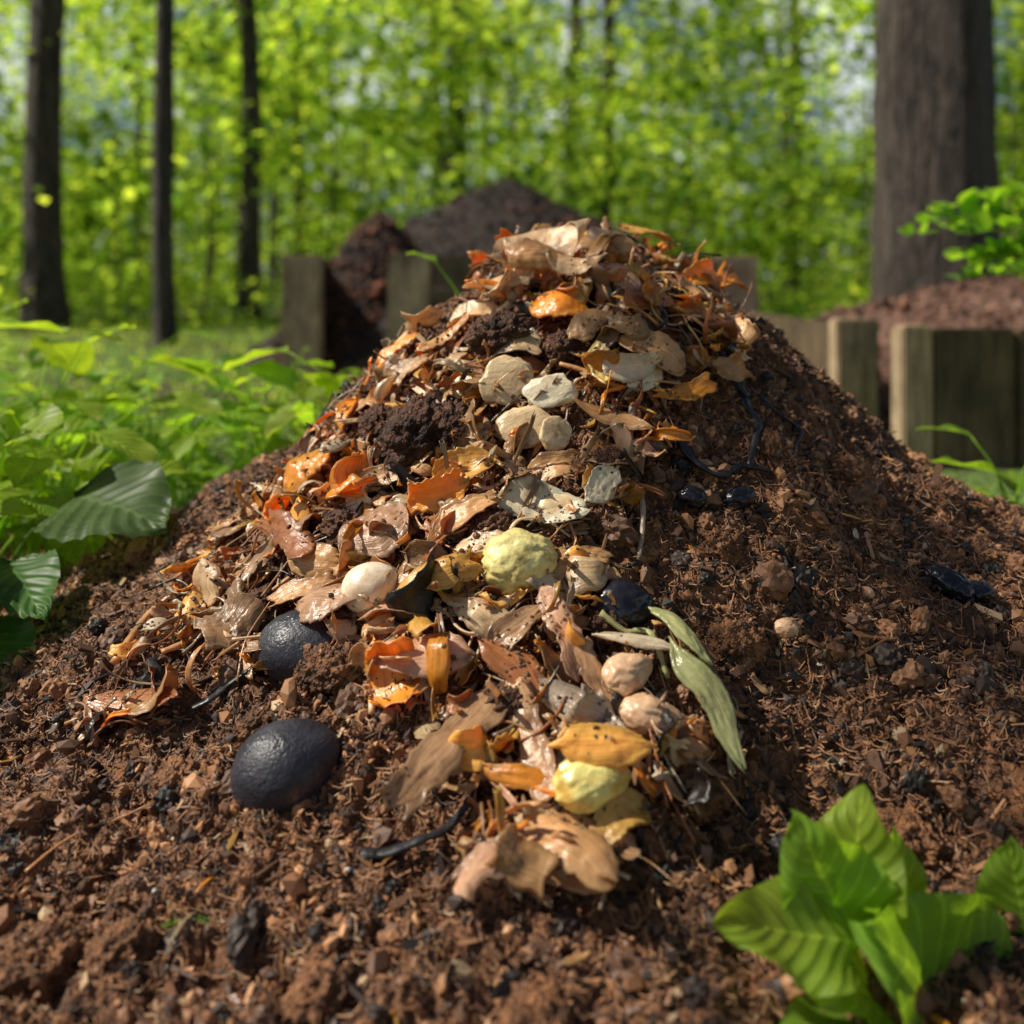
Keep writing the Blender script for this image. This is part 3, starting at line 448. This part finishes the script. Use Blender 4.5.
# ---------- trees ----------
GC=np.array([(.18,.28,.04),(.26,.37,.06),(.11,.20,.03),(.33,.42,.07),(.05,.11,.02)])
c_n=24
def tree(name,x,y,r,Ht,lean=(0,0),fork=None,crown=True,seed=0,flare=1.5,extra=None):
    random.seed(seed);e=empty(name);b=B();n=36;k=20
    zs=np.linspace(0,1,n)**1.5*Ht;a=np.linspace(0,2*np.pi,k,endpoint=False)
    R=r*(1-.6*zs/Ht)*(1+(flare-1)*np.exp(-zs/(r*1.6)))
    cx=x+lean[0]*zs+.05*np.sin(zs*.9+seed);cy=y+lean[1]*zs
    z0=float(GZ(np.array([x]),np.array([y]))[0])-.1
    rr=R[:,None]*(1+.07*np.sin(a*5+seed)[None]+.05*rng.uniform(-1,1,(n,k)))
    V=np.stack([cx[:,None]+rr*np.cos(a),cy[:,None]+rr*np.sin(a),np.broadcast_to(zs[:,None]+z0,(n,k))],-1)
    i=np.arange(n*k).reshape(n,k);j=np.roll(i,-1,1);b.add(V.reshape(-1,3),np.stack([i[:-1],j[:-1],j[1:],i[1:]],-1).reshape(-1,4))
    tips=[]
    if fork:
        P=[(x+lean[0]*fork,y,fork),(x-.35,y+.1,fork+1.2),(x-.5,y+.1,fork+4),(x-1,y,Ht*.8)];tube(b,P,r*.6,r*.2,(1,1,1),6,10);tips.append(P[-1])
    for q in range(9 if extra is None else 0):
        h=Ht*random.uniform(.38,.95);an=q*2.4+random.random();Lb=random.uniform(1.5,3.2)*(1.15-h/Ht)+.6
        p0=np.array([x+lean[0]*h,y+lean[1]*h,h]);d=np.array([math.cos(an),math.sin(an),.45])
        P=[p0,p0+d*Lb*.5,p0+d*Lb+np.array([0,0,.3])];tube(b,P,r*.25,r*.06,(1,1,1),4,6);tips+=[P[1],P[2]]
    if extra is not None:
        for c in extra:
            h=c[2]*.8;p0=np.array([x,y,h]);tube(b,[p0,(p0+c)/2+np.array([0,0,.35]),c],.03,.005,(1,1,1),5,6)
    b.make('trunk',M_bark,True,e)
    if crown:
        b=B()
        if extra is None:
            c=np.array(tips);nl=1200;ctr=c[rng.integers(0,len(c),40)]+rng.normal(size=(40,3))*[.9,.9,.5]
            q=ctr[rng.integers(0,40,nl)]+rng.normal(size=(nl,3))*[.4,.4,.2]
            L=rng.uniform(.12,.22,nl);rhomb(b,q,L,L*.6,GC[rng.integers(0,len(GC),nl)]*rng.uniform(.7,1.2,(nl,1)))
        else:
            for c in extra:
                q=c+rng.normal(size=(c_n,3))*[.10,.10,.05];L=rng.uniform(.05,.09,c_n);rhomb(b,q,L,L*.7,GC[rng.integers(0,5,c_n)],.9)
        b.make('crown',M_fol,False,e)
    return e
SD=Vector((-.66,.02,.70)).normalized();sd=np.array(SD)
T=[('maple_tree',-5.6,12,.23,13,(0,.0),None),('maple_tree',-3.15,9.2,.10,10,(-.025,0),None),('maple_tree',-3.65,14,.15,13,(-.02,0),None),('maple_tree',-4.3,20,.11,14,(-.01,0),None),('maple_tree',-1.0,18,.19,14,(.005,0),2.2),('maple_tree',1.35,22,.18,15,(0,0),None),('maple_tree',1.85,19.5,.15,14,(0,0),None),('maple_tree',6.3,22,.12,14,(0,0),None)]
for i,t in enumerate(T): tree(*t[:6],fork=t[6],seed=i+3)
tree('oak_tree',2.97,7,.41,15,(.012,.0),seed=40,flare=1.25)
SHADE_TGT=[(.50,1.18,.25),(.38,1.36,.42),(.32,1.17,.28),(.62,1.12,.15),(-.95,.95,0),(-.62,.74,0),(1.1,1.2,.05),(-1.5,2.6,.1),(.05,.66,0)]
ext=[np.array(t)+sd*rng.uniform(4.4,5.8) for t in SHADE_TGT]+[np.array([rng.uniform(-6,-4),rng.uniform(-6.5,-3.5),rng.uniform(4.5,7)]) for _ in range(22)]
tree('maple_tree',-5.8,-2.6,.14,8.5,seed=51,extra=ext)  # unseen tree added for dapples; leaf clumps set sunward of the spots to shade
for i in range(22):
    yy=random.uniform(24,48);xx=random.uniform(-.65,.65)*yy;tree('maple_tree',xx,yy,random.uniform(.07,.16),random.uniform(11,16),(random.uniform(-.03,.03),0),seed=60+i,crown=i%3==0)
# ---------- forest foliage ----------
b=B();st=B()
for i in range(235):
    yy=rng.uniform(13,48);xx=rng.uniform(-.75,.75)*yy;hh=.8+6.4*rng.random()**1.2;R=rng.uniform(.8,1.9)
    n=int(380*R);nc=12
    c=np.array([xx,yy,hh])+rng.normal(size=(nc,3))*[R*.7,R*.7,R*.5]
    q=c[rng.integers(0,nc,n)]+rng.normal(size=(n,3))*[R*.3,R*.3,R*.1];q[:,2]=np.abs(q[:,2])
    L=rng.uniform(.13,.26,n);rhomb(b,q,L,L*.7,GC[rng.integers(0,5,n)]*rng.uniform(.45,1.4)*rng.uniform(.8,1.2,(n,1)),.9)
    tube(st,[(xx,yy,0),(xx+.1,yy,hh*.5),(xx,yy,hh+R*.5)],.03,.01,(1,1,1),3,5)
n=26000;yy=rng.uniform(40,85,n);q=np.stack([rng.uniform(-.8,.8,n)*yy,yy,rng.uniform(0,1,n)**1.5*20],-1)
q=q[(vn(q[:,0]*.16,q[:,2]*.22+q[:,1]*.01,91)>.44)|(q[:,2]<7)];L=rng.uniform(.5,.95,len(q));rhomb(b,q,L,L*.7,GC[rng.integers(0,5,len(q))],.8)
n=24000;yy=rng.uniform(10,30,n);q=np.stack([rng.uniform(-.8,.8,n)*yy,yy,rng.gamma(2,.16,n)],-1)
q=q[vn(q[:,0]*.8,q[:,1]*.8,92)>.45];L=rng.uniform(.08,.17,len(q));rhomb(b,q,L,L*.6,GC[rng.integers(0,5,len(q))],1.2)
b.make('forest_foliage',M_fol,False);st.make('sapling_stems',M_bark)
b=B();n=26000;x=rng.uniform(-9,7,n);y=rng.uniform(2.2,15,n);k=(vn(x*1.2,y*1.2,93)>.3)&(np.hypot((x-.15)*.95,(y-1.1)*1.1)>1.95)&~((x>.6)&(y<6.5)&(x<4));x=x[k];y=y[k];n=len(x)
a=rng.uniform(0,6.28,n);h=rng.uniform(.03,.1,n);w=rng.uniform(.003,.007,n);z=GZ(x,y);dx,dy=np.cos(a),np.sin(a);V=[]
for t,ww in((0,1),(.5,.8),(1,.1)):
    for sg in(-1,1): V.append(np.stack([x+dx*h*t*t*.6-dy*w*ww*sg,y+dy*h*t*t*.6+dx*w*ww*sg,z+h*t],-1))
V=np.stack(V,1);i=np.arange(n*6).reshape(n,6);F=np.concatenate([i[:,[0,1,3,2]],i[:,[2,3,5,4]]]);b.add(V.reshape(-1,3),F,np.repeat(GC[rng.integers(0,4,n)],6,0));b.make('grass',M_fol)
# ---------- bins ----------
def box(name,x0,x1,y0,y1,z0,z1,m,par,bev=.008):
    bm=bmesh.new();bmesh.ops.create_cube(bm,size=1)
    for v in bm.verts: v.co=Vector(((x0,x1)[v.co.x>0],(y0,y1)[v.co.y>0],(z0,z1)[v.co.z>0]))
    bmesh.ops.bevel(bm,geom=bm.edges[:],offset=bev,segments=2,affect='EDGES')
    me=bpy.data.meshes.new(name);bm.to_mesh(me);bm.free();me.materials.append(m);ob=bpy.data.objects.new(name,me);scene.collection.objects.link(ob);ob.parent=par
    return ob
e=empty('wooden_compost_bin')
box('post_1',-1.30,-1.08,5.6,5.72,-.1,.74,M_post,e);box('post_2',-.68,-.45,5.45,5.57,-.1,.75,M_post,e);box('post_3',1.12,1.36,5.5,5.62,-.1,.73,M_post,e)
for k in range(4):
    box('front_board_%d'%(k+1),-.44,1.11,5.48,5.54,.0+k*.185,.175+k*.185,M_board,e)
    box('side_board_%d'%(k+1),-1.24,-1.18,5.73,7.6,.0+k*.185,.175+k*.185,M_board,e)
    box('right_board_%d'%(k+1),1.22,1.28,5.63,7.6,.0+k*.185,.175+k*.185,M_board,e)
    box('back_board_%d'%(k+1),-1.24,1.28,7.61,7.67,.0+k*.185,.175+k*.185,M_board,e)
e=empty('wooden_compost_bin')
box('corner_post',1.235,1.335,3.15,3.25,-.1,.455,M_post,e);box('rear_post',1.16,1.31,3.55,3.65,-.1,.46,M_post,e)
for k in range(5):
    box('front_plank_%d'%(k+1),1.34+k*.275,1.605+k*.275,3.17,3.225,-.1,.445-.004*(k%2),M_board,e)
for k in range(2): box('side_rail_%d'%(k+1),1.25,1.29,3.66,5.8,.02+k*.21,.22+k*.21,M_board,e)
def mound(name,cx,cy,rx,ry,hz,m,seed,crc):
    b=B();u=np.linspace(-1.25,1.25,220);U,W=np.meshgrid(u,u,indexing='ij');x=cx+U*rx;y=cy+W*ry
    def f(x,y):
        r=np.hypot((x-cx)/rx,(y-cy)/ry);return hz*np.interp(np.sqrt(r*r+.01),[0,.1,.35,.7,1,1.3],[1.02,.97,.74,.34,0,-.1])*(1+.25*fbm(x*1.5,y*1.5,2,seed))+.12*fbm(x*4,y*4,4,seed)+.04*bil(x*15,y*15,3,seed)-.03
    b.add(np.stack([x,y,f(x,y)],-1).reshape(-1,3),gridF(220,220))
    n=9000;x=cx+rng.uniform(-1,1,n)*rx;y=cy+rng.uniform(-1,1,n)*ry;s=rng.lognormal(math.log(.011),.5,n)
    crumbs(b,np.stack([x,y,f(x,y)+s*.3],-1),s,np.array(crc)[rng.integers(0,len(crc),n)]);b.make(name,m)
mound('dark_compost_pile',.0,6.9,1.9,1.5,1.38,M_soil2,5,[(1,1,1),(2,1.6,1.5),(.6,.6,.6),(4,3,2.5)])
mound('dark_compost_pile',-.85,6.35,.75,.6,1.05,M_soil2,8,[(1,1,1),(4,3,3),(8,5,4)])
mound('mulch_pile',2.3,4.7,1.9,1.15,.66,M_mulch,15,[(1,1,1),(1.8,1.7,1.7),(.4,.4,.4),(1.3,1.1,1)])
# ---------- light ----------
sun=bpy.data.lights.new('sun','SUN');sun.energy=5;sun.angle=math.radians(.5);sun.color=(1,.93,.80);so=bpy.data.objects.new('sun',sun);scene.collection.objects.link(so)
so.rotation_euler=SD.to_track_quat('Z','Y').to_euler()
w=bpy.data.worlds.new('World');scene.world=w;w.use_nodes=True;nt=w.node_tree;sk=nt.nodes.new('ShaderNodeTexSky');sk.sky_type='NISHITA';sk.sun_disc=False
sk.sun_elevation=math.asin(SD.z);sk.sun_rotation=math.atan2(SD.x,SD.y)
# bright low cloud added to whiten sky gaps; clear above to limit fill
tc=nt.nodes.new('ShaderNodeTexCoord');n_=nz(nt,tc.outputs['Generated'],9,3,.6);f=ramp(nt,n_,[(.47,(0,0,0)),(.62,(1,1,1))])
sx=nt.nodes.new('ShaderNodeSeparateXYZ');nt.links.new(tc.outputs['Generated'],sx.inputs[0]);hb=ramp(nt,sx.outputs[2],[(.0,(1,1,1)),(.28,(1,1,1)),(.38,(0,0,0))])
f=mul(nt,f,hb)
mx=nt.nodes.new('ShaderNodeMix');mx.data_type='RGBA';nt.links.new(f,mx.inputs[0]);nt.links.new(sk.outputs[0],mx.inputs[6]);mx.inputs[7].default_value=(17,18,19,1)
nt.links.new(mx.outputs[2],nt.nodes['Background'].inputs[0]);nt.nodes['Background'].inputs[1].default_value=.055
scene.view_settings.view_transform='Standard'
